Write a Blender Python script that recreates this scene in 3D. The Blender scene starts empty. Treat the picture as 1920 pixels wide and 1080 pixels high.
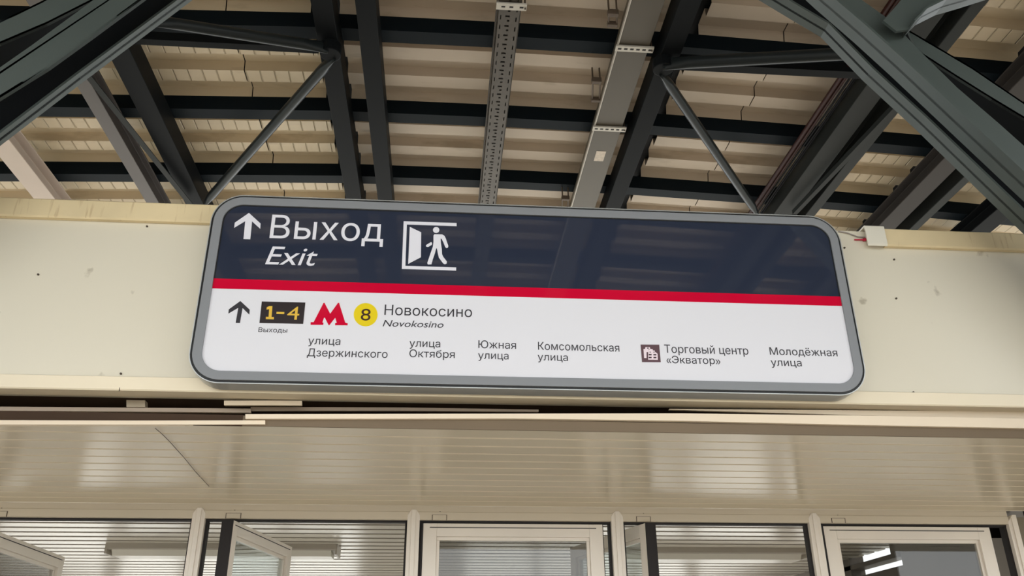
# -*- coding: utf-8 -*-
import bpy, bmesh, math, random
from mathutils import Vector, Matrix
from mathutils.geometry import delaunay_2d_cdt
random.seed(7)
SC = bpy.context.scene
COL = SC.collection

# ------------------------------------------------------------------ camera, sky, exposure
FOC, PITCH, YAW, ROLL = 1600.0, math.radians(25.0), math.radians(4.93), math.radians(-0.43)
EYE = Vector((0.0, 0.0, 1.6))
_f = Vector((math.sin(YAW)*math.cos(PITCH), math.cos(YAW)*math.cos(PITCH), math.sin(PITCH)))
_r0 = Vector((math.cos(YAW), -math.sin(YAW), 0.0))
_u0 = _r0.cross(_f)
CR = math.cos(ROLL)*_r0 + math.sin(ROLL)*_u0
CU = -math.sin(ROLL)*_r0 + math.cos(ROLL)*_u0
cam = bpy.data.objects.new('camera', bpy.data.cameras.new('camera'))
COL.objects.link(cam)
cam.matrix_world = Matrix(((CR.x, CU.x, -_f.x, EYE.x), (CR.y, CU.y, -_f.y, EYE.y), (CR.z, CU.z, -_f.z, EYE.z), (0, 0, 0, 1)))
cam.data.sensor_width = 36.0
cam.data.lens = FOC*36.0/1920.0
cam.data.clip_start = 0.05
SC.camera = cam

world = bpy.data.worlds.new('overcast_sky'); SC.world = world
world.use_nodes = True
bg = world.node_tree.nodes['Background']
bg.inputs['Color'].default_value = (0.93, 0.97, 1.0, 1)
bg.inputs['Strength'].default_value = 1.6
SC.view_settings.view_transform = 'Standard'
SC.view_settings.look = 'None'
SC.view_settings.exposure = 1.0
SC.view_settings.gamma = 1.0
SC.view_settings.use_curve_mapping = False

def ray(x, y):
    return _f + CR*((x-960)/FOC) - CU*((y-540)/FOC)
def at(x, y, Y):                       # picture point on the vertical plane Y
    d = ray(x, y); return EYE + d*(Y/d.y)
def atz(x, y, Z):                      # picture point on the horizontal plane Z
    d = ray(x, y); return EYE + d*((Z-EYE.z)/d.z)

# ------------------------------------------------------------------ materials
def lin(c):
    return tuple(((v/255.0)/12.92 if v <= 10 else ((v/255.0+0.055)/1.055)**2.4) for v in c)
def mat(name, rgb, rough=0.5, metal=0.0, spec=0.5, var=0.0, vscale=(3, 3, 3), streak=None, bump=0.0, bscale=40.0):
    m = bpy.data.materials.new(name); m.use_nodes = True
    nt = m.node_tree; N = nt.nodes; L = nt.links
    b = N['Principled BSDF']
    c = lin(rgb)
    b.inputs['Base Color'].default_value = (*c, 1)
    b.inputs['Roughness'].default_value = rough
    b.inputs['Metallic'].default_value = metal
    b.inputs['Specular IOR Level'].default_value = spec
    tc = N.new('ShaderNodeTexCoord')
    last = None
    if var > 0:
        mp = N.new('ShaderNodeMapping'); mp.inputs['Scale'].default_value = vscale
        L.new(tc.outputs['Object'], mp.inputs['Vector'])
        nz = N.new('ShaderNodeTexNoise'); nz.inputs['Scale'].default_value = 1.0; nz.inputs['Detail'].default_value = 5
        L.new(mp.outputs['Vector'], nz.inputs['Vector'])
        mx = N.new('ShaderNodeMix'); mx.data_type = 'RGBA'
        mx.inputs[6].default_value = (*[v*(1-var) for v in c], 1)
        mx.inputs[7].default_value = (*[min(1, v*(1+var)) for v in c], 1)
        rp = N.new('ShaderNodeMapRange'); rp.inputs[1].default_value = 0.3; rp.inputs[2].default_value = 0.7
        L.new(nz.outputs['Fac'], rp.inputs[0]); L.new(rp.outputs[0], mx.inputs[0])
        last = mx.outputs[2]
        L.new(last, b.inputs['Base Color'])
    if streak:                         # (rgb, scale xyz, threshold, softness, strength)
        srgb, sscale, th, soft, st = streak
        mp = N.new('ShaderNodeMapping'); mp.inputs['Scale'].default_value = sscale
        L.new(tc.outputs['Object'], mp.inputs['Vector'])
        nz = N.new('ShaderNodeTexNoise'); nz.inputs['Scale'].default_value = 1.0; nz.inputs['Detail'].default_value = 4
        L.new(mp.outputs['Vector'], nz.inputs['Vector'])
        rp = N.new('ShaderNodeMapRange'); rp.inputs[1].default_value = th; rp.inputs[2].default_value = th+soft; rp.inputs[4].default_value = st
        L.new(nz.outputs['Fac'], rp.inputs[0])
        mx = N.new('ShaderNodeMix'); mx.data_type = 'RGBA'
        L.new(rp.outputs[0], mx.inputs[0])
        if last is None: mx.inputs[6].default_value = (*c, 1)
        else: L.new(last, mx.inputs[6])
        mx.inputs[7].default_value = (*lin(srgb), 1)
        L.new(mx.outputs[2], b.inputs['Base Color'])
    if bump > 0:
        nz = N.new('ShaderNodeTexNoise'); nz.inputs['Scale'].default_value = bscale; nz.inputs['Detail'].default_value = 3
        L.new(tc.outputs['Object'], nz.inputs['Vector'])
        bp = N.new('ShaderNodeBump'); bp.inputs['Strength'].default_value = bump; bp.inputs['Distance'].default_value = 0.002
        L.new(nz.outputs['Fac'], bp.inputs['Height']); L.new(bp.outputs['Normal'], b.inputs['Normal'])
    return m
def glass(name, tint=(235, 240, 240), rough=0.0, k=1.0):
    m = bpy.data.materials.new(name); m.use_nodes = True
    nt = m.node_tree; N = nt.nodes; L = nt.links; N.clear()
    out = N.new('ShaderNodeOutputMaterial'); mix = N.new('ShaderNodeMixShader')
    tr = N.new('ShaderNodeBsdfTransparent'); tr.inputs['Color'].default_value = (*lin(tint), 1)
    gl = N.new('ShaderNodeBsdfGlossy'); gl.inputs['Roughness'].default_value = rough
    ge = N.new('ShaderNodeNewGeometry'); dt = N.new('ShaderNodeVectorMath'); dt.operation = 'DOT_PRODUCT'
    L.new(ge.outputs['Normal'], dt.inputs[0]); L.new(ge.outputs['Incoming'], dt.inputs[1])
    def op(kind, a, b):
        n = N.new('ShaderNodeMath'); n.operation = kind
        for i, v in enumerate((a, b)):
            if v is None: continue
            if isinstance(v, (int, float)): n.inputs[i].default_value = v
            else: L.new(v, n.inputs[i])
        return n.outputs[0]
    c1 = op('SUBTRACT', 1.0, op('ABSOLUTE', dt.outputs['Value'], None))
    fz = op('ADD', op('MULTIPLY', op('POWER', c1, 5.0), 0.95*k), 0.045*k)
    L.new(fz, mix.inputs[0])
    L.new(tr.outputs[0], mix.inputs[1]); L.new(gl.outputs[0], mix.inputs[2]); L.new(mix.outputs[0], out.inputs['Surface'])
    return m

M = {}
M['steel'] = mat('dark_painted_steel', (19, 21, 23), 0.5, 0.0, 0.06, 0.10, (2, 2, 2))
M['steel_mid'] = mat('mid_grey_painted_steel', (42, 44, 43), 0.5, 0.0, 0.10, 0.10, (2, 2, 2))
M['steel_brown'] = mat('brownish_dark_steel', (60, 56, 54), 0.5, 0.0, 0.1, 0.06, (2, 2, 2))
M['tube'] = mat('dark_grey_tube_paint', (32, 36, 37), 0.35, 0.0, 0.2)
M['steel_lit'] = mat('pale_lit_steel', (186, 170, 158), 0.5, 0.0, 0.4, 0.06, (2, 2, 2))  # strong side light on the far left rafter put into this colour
M['brownsteel'] = mat('brown_grey_lit_steel', (84, 78, 76), 0.5, 0.0, 0.4, 0.06, (2, 2, 2))  # light falling on the left twin's outer rafter put into the colour
M['purlin'] = mat('blue_black_purlin_paint', (19, 26, 31), 0.45, 0.0, 0.06, 0.08, (2, 2, 2))
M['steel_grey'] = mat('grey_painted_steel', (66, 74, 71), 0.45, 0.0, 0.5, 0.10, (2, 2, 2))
M['steel_web'] = mat('dark_blue_steel', (40, 47, 49), 0.5, 0.0, 0.12, 0.08, (2, 2, 2))
M['sheet'] = mat('beige_roof_sheet', (190, 174, 155), 0.45, 0.0, 0.4, 0.06, (1.5, 3, 3), ((140, 124, 102), (3, 9, 9), 0.60, 0.12, 0.5))
M['flash'] = mat('black_roof_gap_flashing', (22, 22, 24), 0.8)
M['galv'] = mat('galvanised_steel', (72, 65, 57), 0.45, 0.25, 0.5, 0.08, (5, 5, 5))
M['galv_light'] = mat('bright_galvanised_steel', (190, 184, 174), 0.4, 0.1, 0.5, 0.06, (5, 5, 5))
M['duct'] = mat('grey_beige_duct', (76, 68, 56), 0.45, 0.1, 0.5, 0.07, (3, 1, 3))
M['fascia'] = mat('cream_wall_panel', (226, 218, 198), 0.35, 0.0, 0.5, 0.025, (0.8, 0.8, 0.8), ((150, 138, 112), (9, 9, 9), 0.70, 0.05, 0.6), 0.05, 3)
M['cap'] = mat('stained_yellow_trim', (228, 208, 166), 0.5, 0.0, 0.4, 0.07, (5, 5, 5), ((176, 142, 96), (70, 70, 7), 0.60, 0.14, 0.5))
M['cap_white'] = mat('cream_white_trim', (230, 224, 208), 0.5, 0.0, 0.4, 0.03, (5, 5, 5))
M['lip'] = mat('cream_lower_trim', (240, 226, 198), 0.4, 0.0, 0.5, 0.04, (2, 2, 2))
M['strip'] = mat('pale_beige_strip', (234, 216, 190), 0.45, 0.0, 0.5, 0.04, (2, 6, 6))
M['strip_grey'] = mat('dusty_grey_brown_strip', (186, 168, 150), 0.6, 0.0, 0.3, 0.10, (3, 6, 6))
M['void'] = mat('painted_gap_dark', (20, 16, 14), 0.9, 0.0, 0.1)  # near-black that paints the darkness of the gap at the soffit end
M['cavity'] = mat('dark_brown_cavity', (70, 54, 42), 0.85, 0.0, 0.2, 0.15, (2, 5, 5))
M['soffit'] = mat('glossy_cream_slat', (214, 201, 176), 0.25, 0.0, 0.5, 0.04, (1.5, 4, 4))
M['inner_ceiling'] = mat('pale_glossy_slat', (236, 230, 218), 0.25, 0.0, 0.5, 0.03, (1.5, 4, 4))
M['joint'] = mat('light_slat_joint', (244, 234, 214), 0.4)
M['darkjoint'] = mat('dark_slat_joint', (118, 108, 95), 0.6, 0.0, 0.2)
M['edge'] = mat('shaded_soffit_edge', (118, 102, 82), 0.6, 0.0, 0.3, 0.06, (2, 6, 6))  # shadow band under the pale strips put into this board's colour
M['header'] = mat('beige_door_header', (206, 193, 172), 0.4, 0.0, 0.4, 0.04, (2, 4, 4))
M['frame'] = mat('off_white_door_frame', (228, 218, 205), 0.35, 0.0, 0.5, 0.03, (4, 4, 4))
M['gasket'] = mat('black_rubber_gasket', (26, 20, 20), 0.7)
M['glass'] = glass('clear_glass')
M['dustglass'] = glass('dusty_glass', (206, 206, 204))
M['lampbody'] = mat('grey_lamp_body', (176, 168, 156), 0.4)
M['lampdiff'] = mat('off_white_diffuser', (225, 220, 208), 0.3)
M['inwall'] = mat('grey_beige_inner_wall', (140, 132, 124), 0.5, 0.0, 0.4, 0.05, (2, 2, 2))
M['sidewall'] = mat('beige_side_wall', (118, 107, 88), 0.5, 0.0, 0.4, 0.06, (3, 3, 3))
M['innerfloor'] = mat('pale_corridor_floor', (226, 220, 208), 0.5)
M['floor'] = mat('concrete_floor', (190, 180, 168), 0.7, 0.0, 0.4, 0.06, (0.8, 0.8, 0.8))
M['ground'] = mat('ground_outside', (150, 150, 138), 0.9, 0.0, 0.2, 0.10, (0.2, 0.2, 0.2))
M['alu'] = mat('sign_aluminium', (190, 192, 190), 0.35, 0.5, 0.5)
M['bezel'] = mat('sign_grey_bezel', (134, 136, 139), 0.45, 0.0, 0.4)
M['blackline'] = mat('sign_black_gasket', (16, 18, 20), 0.4)
M['navy'] = mat('sign_navy_vinyl', (46, 52, 68), 0.02, 0.0, 0.9)
M['red'] = mat('sign_red_vinyl', (206, 12, 52), 0.07, 0.0, 0.5)
M['white'] = mat('sign_white_vinyl', (230, 229, 234), 0.12, 0.0, 0.4)
M['ink'] = mat('sign_dark_ink', (48, 46, 52), 0.3)
M['paint_white'] = mat('sign_white_ink', (232, 231, 238), 0.2)
M['box_dark'] = mat('sign_dark_brown_plate', (44, 36, 38), 0.25)
M['amber'] = mat('sign_amber_ink', (228, 186, 66), 0.3)
M['yellow'] = mat('sign_yellow_disc', (232, 206, 20), 0.25)
M['brown_ink'] = mat('sign_brown_ink', (58, 30, 8), 0.3)
M['plum'] = mat('sign_plum_plate', (92, 64, 70), 0.3)
M['plum_dark'] = mat('sign_plum_window', (62, 40, 46), 0.3)
M['pink'] = mat('sign_pale_pink_ink', (240, 222, 228), 0.3)
M['rust'] = mat('dark_red_pipe', (48, 22, 16), 0.5, 0.0, 0.08)
M['cable'] = mat('black_cable', (24, 24, 27), 0.5, 0.0, 0.08)
M['plug_red'] = mat('red_connector', (196, 40, 70), 0.4)
M['wire'] = mat('pale_grey_wire', (150, 140, 134), 0.5)
M['sticker'] = mat('pale_paper_sticker', (205, 192, 178), 0.6, 0, 0.3, 0.12, (60, 60, 60))
M['wood'] = mat('yellow_wood_block', (168, 142, 92), 0.6, 0, 0.3, 0.12, (12, 12, 12))
M['screw'] = mat('dark_screw_head', (74, 62, 48), 0.5, 0.3)
M['clamp'] = mat('dusty_brown_clamp', (86, 72, 60), 0.6, 0.2)

SHEET_Y = 4.176-0.69*13-0.09
# roof sheets of the outer bays carry short pressed creases across their ribs
def creased():
    m = mat('creased_beige_roof_sheet', (206, 189, 161), 0.45, 0.0, 0.4, 0.06, (1.5, 3, 3), ((152, 132, 106), (3, 9, 9), 0.60, 0.12, 0.5))
    nt = m.node_tree; N = nt.nodes; L = nt.links; b = N['Principled BSDF']
    tc = N.new('ShaderNodeNewGeometry'); sp = N.new('ShaderNodeSeparateXYZ'); L.new(tc.outputs['Position'], sp.inputs[0])
    a = N.new('ShaderNodeMath'); a.operation = 'MULTIPLY'; a.inputs[1].default_value = 1/0.078; L.new(sp.outputs[0], a.inputs[0])
    fr = N.new('ShaderNodeMath'); fr.operation = 'FRACT'; L.new(a.outputs[0], fr.inputs[0])
    s = N.new('ShaderNodeMath'); s.operation = 'SUBTRACT'; s.inputs[1].default_value = 0.5; L.new(fr.outputs[0], s.inputs[0])
    ab = N.new('ShaderNodeMath'); ab.operation = 'ABSOLUTE'; L.new(s.outputs[0], ab.inputs[0])
    mr = N.new('ShaderNodeMapRange'); mr.inputs[1].default_value = 0.0; mr.inputs[2].default_value = 0.07; mr.inputs[3].default_value = 0.0; mr.inputs[4].default_value = 1.0
    L.new(ab.outputs[0], mr.inputs[0])
    bp = N.new('ShaderNodeBump'); bp.inputs['Strength'].default_value = 1.0; bp.inputs['Distance'].default_value = 0.006
    # the creases sit only on the sloping flank and the crest of each rib
    y1 = N.new('ShaderNodeMath'); y1.operation = 'SUBTRACT'; y1.inputs[1].default_value = SHEET_Y; L.new(sp.outputs[1], y1.inputs[0])
    y2 = N.new('ShaderNodeMath'); y2.operation = 'DIVIDE'; y2.inputs[1].default_value = 0.23; L.new(y1.outputs[0], y2.inputs[0])
    y3 = N.new('ShaderNodeMath'); y3.operation = 'FRACT'; L.new(y2.outputs[0], y3.inputs[0])
    y4 = N.new('ShaderNodeMath'); y4.operation = 'GREATER_THAN'; y4.inputs[1].default_value = 0.45; L.new(y3.outputs[0], y4.inputs[0])
    mx = N.new('ShaderNodeMath'); mx.operation = 'MAXIMUM'; L.new(mr.outputs[0], mx.inputs[0]); L.new(y4.outputs[0], mx.inputs[1])
    L.new(mx.outputs[0], bp.inputs['Height']); L.new(bp.outputs['Normal'], b.inputs['Normal'])
    return m
M['sheet_creased'] = creased()

# ------------------------------------------------------------------ mesh helpers
class MB:
    def __init__(s): s.v = []; s.f = []
    def add(s, verts, faces):
        n = len(s.v); s.v += [tuple(p) for p in verts]; s.f += [tuple(i+n for i in q) for q in faces]; return s
    def box(s, x0, x1, y0, y1, z0, z1):
        return s.add([(x0,y0,z0),(x1,y0,z0),(x1,y1,z0),(x0,y1,z0),(x0,y0,z1),(x1,y0,z1),(x1,y1,z1),(x0,y1,z1)],
                     [(0,3,2,1),(4,5,6,7),(0,1,5,4),(1,2,6,5),(2,3,7,6),(3,0,4,7)])
    def hexa(s, a, b):                 # two quads (matching order) joined
        return s.add(list(a)+list(b), [(3,2,1,0),(4,5,6,7),(0,1,5,4),(1,2,6,5),(2,3,7,6),(3,0,4,7)])
    def extrude(s, prof, p0, p1, side, up):   # closed 2-D profile swept p0 -> p1
        p0, p1, side, up = map(Vector, (p0, p1, side, up))
        n = len(prof)
        A = [p0+side*a+up*b for a, b in prof]; B = [p1+side*a+up*b for a, b in prof]
        return s.add(A+B, [tuple(range(n-1, -1, -1)), tuple(range(n, 2*n))]+[(i, (i+1) % n, n+(i+1) % n, n+i) for i in range(n)])
    def xprism(s, prof, x0, x1):       # profile in (y, z)
        n = len(prof)
        return s.add([(x0, a, b) for a, b in prof]+[(x1, a, b) for a, b in prof],
                     [tuple(range(n)), tuple(range(2*n-1, n-1, -1))]+[(i+n, (i+1) % n+n, (i+1) % n, i) for i in range(n)])
    def yprism(s, prof, y0, y1):       # profile in (x, z)
        n = len(prof)
        return s.add([(a, y0, b) for a, b in prof]+[(a, y1, b) for a, b in prof],
                     [tuple(range(n)), tuple(range(2*n-1, n-1, -1))]+[(i+n, (i+1) % n+n, (i+1) % n, i) for i in range(n)])
    def ring(s, outer, inner, y0, y1): # frame between two loops in (x, z)
        n = len(outer)
        V = [(a, y0, b) for a, b in outer]+[(a, y0, b) for a, b in inner]+[(a, y1, b) for a, b in outer]+[(a, y1, b) for a, b in inner]
        F = []
        for i in range(n):
            j = (i+1) % n
            F += [(i, j, n+j, n+i), (2*n+j, 2*n+i, 3*n+i, 3*n+j), (j, i, 2*n+i, 2*n+j), (n+i, n+j, 3*n+j, 3*n+i)]
        return s.add(V, F)
    def tube(s, pts, r, seg=14, caps=True):
        pts = [Vector(p) for p in pts]; rs = r if isinstance(r, (list, tuple)) else [r]*len(pts)
        n0 = len(s.v); ref = None
        for i, p in enumerate(pts):
            t = (pts[min(i+1, len(pts)-1)]-pts[max(i-1, 0)]).normalized()
            if ref is None: ref = Vector((0, 0, 1)) if abs(t.z) < 0.9 else Vector((1, 0, 0))
            a = (ref - t*ref.dot(t)).normalized(); b = t.cross(a); ref = a
            ri = rs[i]; ra, rb = ri if isinstance(ri, tuple) else (ri, ri)
            for k in range(seg):
                th = 2*math.pi*k/seg
                s.v.append(tuple(p+a*ra*math.cos(th)+b*rb*math.sin(th)))
        for i in range(len(pts)-1):
            for k in range(seg):
                s.f.append((n0+i*seg+k, n0+i*seg+(k+1) % seg, n0+(i+1)*seg+(k+1) % seg, n0+(i+1)*seg+k))
        if caps:
            s.f.append(tuple(n0+k for k in range(seg-1, -1, -1)))
            e = n0+(len(pts)-1)*seg
            s.f.append(tuple(e+k for k in range(seg)))
        return s
    def build(s, name, m, parent=None, smooth=False, bevel=0.0, origin=None):
        me = bpy.data.meshes.new(name)
        off = Vector((0, 0, 0))
        if parent is not None:
            off = world_loc(parent)
        elif origin is not None:
            off = Vector(origin)
        else:
            xs = [v[0] for v in s.v]; ys = [v[1] for v in s.v]; zs = [v[2] for v in s.v]
            off = Vector(((min(xs)+max(xs))/2, (min(ys)+max(ys))/2, min(zs)))
        me.from_pydata([tuple(Vector(v)-off) for v in s.v], [], s.f)
        bm = bmesh.new(); bm.from_mesh(me); bmesh.ops.recalc_face_normals(bm, faces=bm.faces)
        if smooth:
            for f in bm.faces: f.smooth = len(f.verts) == 4
        bm.to_mesh(me); bm.free()
        o = bpy.data.objects.new(name, me); COL.objects.link(o)
        me.materials.append(M[m] if isinstance(m, str) else m)
        if parent is not None: o.parent = parent
        else: o.location = off
        if bevel > 0:
            b = o.modifiers.new('edge', 'BEVEL'); b.width = bevel; b.segments = 2; b.limit_method = 'ANGLE'; b.angle_limit = math.radians(40)
        return o
def world_loc(o):
    p = Vector(o.location)
    while o.parent is not None:
        o = o.parent; p += Vector(o.location)
    return p
def tag(o, label=None, cat=None, group=None, kind=None):
    if label: o['label'] = label
    if cat: o['category'] = cat
    if group: o['group'] = group
    if kind: o['kind'] = kind
    return o
def empty(name, loc, label=None, cat=None, group=None, kind=None):
    o = bpy.data.objects.new(name, None); COL.objects.link(o)
    o.location = loc; o.empty_display_size = 0.1
    return tag(o, label, cat, group, kind)
def struct(o, label, cat): return tag(o, label, cat, None, 'structure')

# ------------------------------------------------------------------ ground and floor
o = MB().box(-60, 60, -60, 60, -0.5, -0.06).build('ground', 'ground'); struct(o, 'open ground around the covered walkway', 'ground')
o = MB().box(-7, 8, -9, 14, -0.06, 0.0).build('floor', 'floor'); struct(o, 'concrete floor under the covered walkway', 'floor')

# ------------------------------------------------------------------ fascia wall above the doors
WY = 2.70
XL, XR = -4.2, 4.6
o = MB().box(XL, XR, WY, WY+0.10, 2.47, 3.14).build('wall_front', 'fascia')
struct(o, 'cream panelled wall over the glass doors, behind the exit sign', 'wall')
wall = o
for (px, py) in [(276, 425), (227, 701), (72, 515), (1583, 465), (1712, 736), (1676, 487), (1680, 560)]:
    p = at(px, py, WY)
    s = MB().tube([(p.x, WY-0.004, p.z), (p.x, WY+0.01, p.z)], 0.0035, 10).build('screw', 'screw', wall)
# upper cap trims
def cap(name, x0, x1, m, label, zt=3.145, zb=3.072):
    b = MB().xprism([(WY-0.018, zb), (WY-0.022, zb+0.006), (WY-0.022, zt-0.004), (WY-0.018, zt), (WY+0.10, zt), (WY+0.10, zt-0.006), (WY-0.001, zt-0.006), (WY-0.001, zb)], x0, x1)
    o = b.build(name, m); return struct(o, label, 'trim')
cap('trim_1', XL, 0.9, 'cap', 'stained yellow cap trim along the wall top left of the exit sign')
xr0 = at(1622, 440, WY-0.02).x; xr1 = at(1658, 440, WY-0.02).x
o = cap('trim_2', xr1-0.002, XR, 'cap', 'stained yellow cap trim along the wall top right of the exit sign')
b = MB().xprism([(WY-0.025, 3.068), (WY-0.029, 3.075), (WY-0.029, 3.148), (WY-0.025, 3.152), (WY+0.09, 3.152), (WY+0.09, 3.146), (WY-0.0225, 3.146), (WY-0.0225, 3.068)], xr0, xr1)
o = b.build('trim_3', 'cap_white'); struct(o, 'short white end sleeve of the wall cap trim right of the sign', 'trim')
# red tipped lead behind the cap and its thin wire
t = empty('cable_lead', at(1605, 450, WY-0.004), 'short red plug on a pale wire beside the right end of the sign', 'cable')
a, c = at(1602, 449.5, WY-0.006), at(1620, 449.5, WY-0.006)
MB().tube([a, c], 0.0028, 10).build('plug_tip', 'plug_red', t)
MB().tube([at(1618.5, 449.5, WY-0.006), at(1623.5, 449.5, WY-0.006)], 0.006, 10).build('plug_body', 'plug_red', t)
MB().tube([at(1572, 434, WY-0.005), at(1586, 436, WY-0.005), at(1598, 440, WY-0.005), at(1608, 444, WY-0.005), at(1622, 445, WY-0.005)], 0.0022, 8).build('wire', 'wire', t)
# lower lip
b = MB().xprism([(WY-0.004, 2.509), (WY-0.016, 2.504), (WY-0.016, 2.463), (WY-0.012, 2.459), (WY+0.05, 2.459), (WY+0.05, 2.471), (WY-0.001, 2.471), (WY-0.001, 2.509)], XL, XR)
o = b.build('trim_4', 'lip'); struct(o, 'cream lower edge trim along the bottom of the front wall', 'trim')
for px, py in [(224, 729), (1087, 735), (1105, 733)]:
    p = at(px, py, WY-0.016); MB().box(p.x-0.001, p.x+0.001, WY-0.0165, WY-0.014, p.z-0.008, p.z+0.004).build('seam', 'screw', o)
# dark cavity behind the gap
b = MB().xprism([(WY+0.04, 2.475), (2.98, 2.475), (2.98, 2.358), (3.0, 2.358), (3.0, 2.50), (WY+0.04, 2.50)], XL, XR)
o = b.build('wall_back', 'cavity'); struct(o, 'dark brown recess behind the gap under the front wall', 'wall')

def strip(name, pts, Y, th, m, label, group=None, cat='trim strip'):
    # pts: (px, ytop, ybottom) along the strip's front edge in the vertical plane Y
    b = MB(); F = []
    for px, yt, yb in pts:
        F.append((at(px, yt, Y), at(px, yb, Y)))
    for (t0, b0), (t1, b1) in zip(F, F[1:]):
        d = Vector((0, th, 0))
        b.hexa([b0, b1, t1, t0], [b0+d, b1+d, t1+d, t0+d])
    o = b.build(name, m); return tag(o, label, cat, group)
strip('trim_strip', [(-250, 760, 768), (-60, 762, 769.5), (470, 766, 773.5)], 2.80, 0.012, 'strip_grey', 'thin dusty grey strip inside the gap left below the sign', 'loose trim strips under the wall')
strip('trim_strip', [(-250, 786, 796), (-60, 787.5, 796), (250, 788.5, 796), (497, 788, 795.5)], 2.692, 0.02, 'strip', 'pale strip along the soffit edge ending in a square cut below the sign left half', 'loose trim strips under the wall')
strip('trim_strip', [(460, 776.5, 785), (700, 776, 785), (960, 775.5, 784.5), (1280, 775, 789), (1600, 779, 796.5), (1960, 785.5, 803.5), (2200, 789, 808)], 2.684, 0.02, 'strip', 'long pale strip running under the wall to its right end, lifted at its left end', 'loose trim strips under the wall')
strip('trim_strip', [(420, 751, 759.5), (500, 751, 759.5), (566, 751.5, 760)], 2.755, 0.012, 'strip', 'short pale strip plugging the gap below the sign lower left corner', 'loose trim strips under the wall')
strip('trim_strip', [(470, 763, 770), (760, 764, 770), (1010, 768, 772)], 2.81, 0.01, 'strip_grey', 'thin brown strip bowed down inside the gap under the sign', 'loose trim strips under the wall')
strip('trim_strip', [(1255, 766.5, 768), (1450, 768, 774), (1620, 769.5, 779), (1960, 771.5, 787), (2200, 773, 790)], 2.742, 0.012, 'strip', 'pinkish strip closing the gap under the wall towards its right end', 'loose trim strips under the wall')
strip('bracket', [(237, 750, 763), (272, 750.5, 763)], 2.83, 0.03, 'strip', 'small pale bracket bridging the dark gap left below the sign', None, 'bracket')

# ------------------------------------------------------------------ slatted soffit between wall and doors
SZ = 2.353
def slats(x0, x1, y0, pitch, n, z, gap, depth, last=None):
    b = MB(); y = y0; prof = [(y0, z)]
    for k in range(n):
        e = y0+pitch*(k+1)
        prof += [(e-gap, z), (e-gap+0.002, z+depth), (e-0.0045, z+depth), (e, z)]
    prof += [(y0+pitch*n, z+0.035), (y0, z+0.035)]
    N = len(prof)
    # strips instead of one huge n-gon
    V = [(x0, a, c) for a, c in prof]+[(x1, a, c) for a, c in prof]
    F = [(i, i+1, N+i+1, N+i) for i in range(N-1)]+[(N-1, 0, N, 2*N-1)]
    return b.add(V, F)
b = slats(XL, XR, 2.705, 0.1075, 12, SZ, 0.017, 0.010)
o = b.build('ceiling', 'soffit'); struct(o, 'glossy cream slatted soffit between the front wall and the doors', 'ceiling')
def joints(x0, x1, y0, pitch, n, z, gap, lift, m, par):
    b = MB()
    for k in range(n):
        e = y0+pitch*(k+1)
        b.add([(x0, e-gap+0.0005, z+lift), (x1, e-gap+0.0005, z+lift), (x1, e-0.001, z+lift*0.4), (x0, e-0.001, z+lift*0.4)], [(0, 1, 2, 3)])
    return b.build('joint_strip', m, par)
joints(XL, XR, 2.705, 0.1075, 12, SZ, 0.017, 0.008, 'joint', o)
ed = MB().box(XL, -0.63, 2.699, 2.705, SZ+0.0005, SZ+0.036).build('trim_21', 'cavity'); struct(ed, 'board painted dark as the shaded recess, along the soffit front left below the sign', 'trim')  # dark board added over the soffit end to imitate the shaded recess
ed = MB().box(-0.63, XR, 2.699, 2.705, SZ+0.0005, SZ+0.034).build('trim_20', 'edge'); struct(ed, 'front edge of the slatted soffit, painted in its shadow tone below the pale strips', 'trim')
# a fine dark strand of cobweb across the slats
o = MB().tube([at(291, 803, 2.72)*1.0, atz(303, 813, SZ-0.004), atz(318, 828, SZ-0.004), atz(345, 858, SZ-0.004), atz(366, 884, SZ-0.004), atz(392, 912, SZ-0.004)], 0.0012, 6).build('cobweb', 'clamp')
tag(o, 'thin dark cobweb strand stretched slanting across the cream slatted soffit', 'cobweb')

# ------------------------------------------------------------------ door front
DY = 4.0
HB = 2.289
t = empty('door_frame', (0.35, DY, 0.0), 'off-white fixed frame of posts and header around the five glass doors', 'door frame', None, 'structure')
b = MB().xprism([(DY-0.004, 2.3525), (DY-0.004, 2.326), (DY-0.008, 2.324), (DY-0.008, HB+0.002), (DY-0.006, HB), (DY+0.055, HB), (DY+0.055, 2.3525)], -3.2, 2.742)
b.build('header', 'header', t)
MB().box(-3.2, 2.735, DY+0.012, DY+0.05, HB-0.008, HB).build('gasket', 'gasket', t)
posts = [-2.015, -1.069, -0.1135, 0.8265, 1.7725]
for x in posts:
    b = MB().yprism([(x-0.028, 0), (x+0.028, 0), (x+0.028, 2.31), (x+0.012, 2.334), (x-0.012, 2.334), (x-0.028, 2.31)], DY-0.010, DY+0.055)
    b.box(x-0.010, x+0.010, DY-0.017, DY-0.009, 0, 2.334)
    p = b.build('post', 'frame', t, bevel=0.0015)
    g = MB().box(x-0.038, x-0.028, DY+0.014, DY+0.05, 0, HB); g.box(x+0.028, x+0.038, DY+0.014, DY+0.05, 0, HB)
    g.build('gasket', 'gasket', p)
b = MB().yprism([(2.735, 0), (2.783, 0), (2.783, 2.334), (2.765, 2.334), (2.735, 2.30)], DY-0.010, DY+0.055)
b.box(2.752, 2.768, DY-0.017, DY-0.009, 0, 2.32)
p = b.build('post', 'frame', t, bevel=0.0015)
MB().box(2.722, 2.735, DY+0.014, DY+0.05, 0, HB).build('gasket', 'gasket', p)
MB().box(2.783, 2.789, DY+0.0, DY+0.05, 0, 2.335).build('gasket', 'gasket', p)
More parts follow.
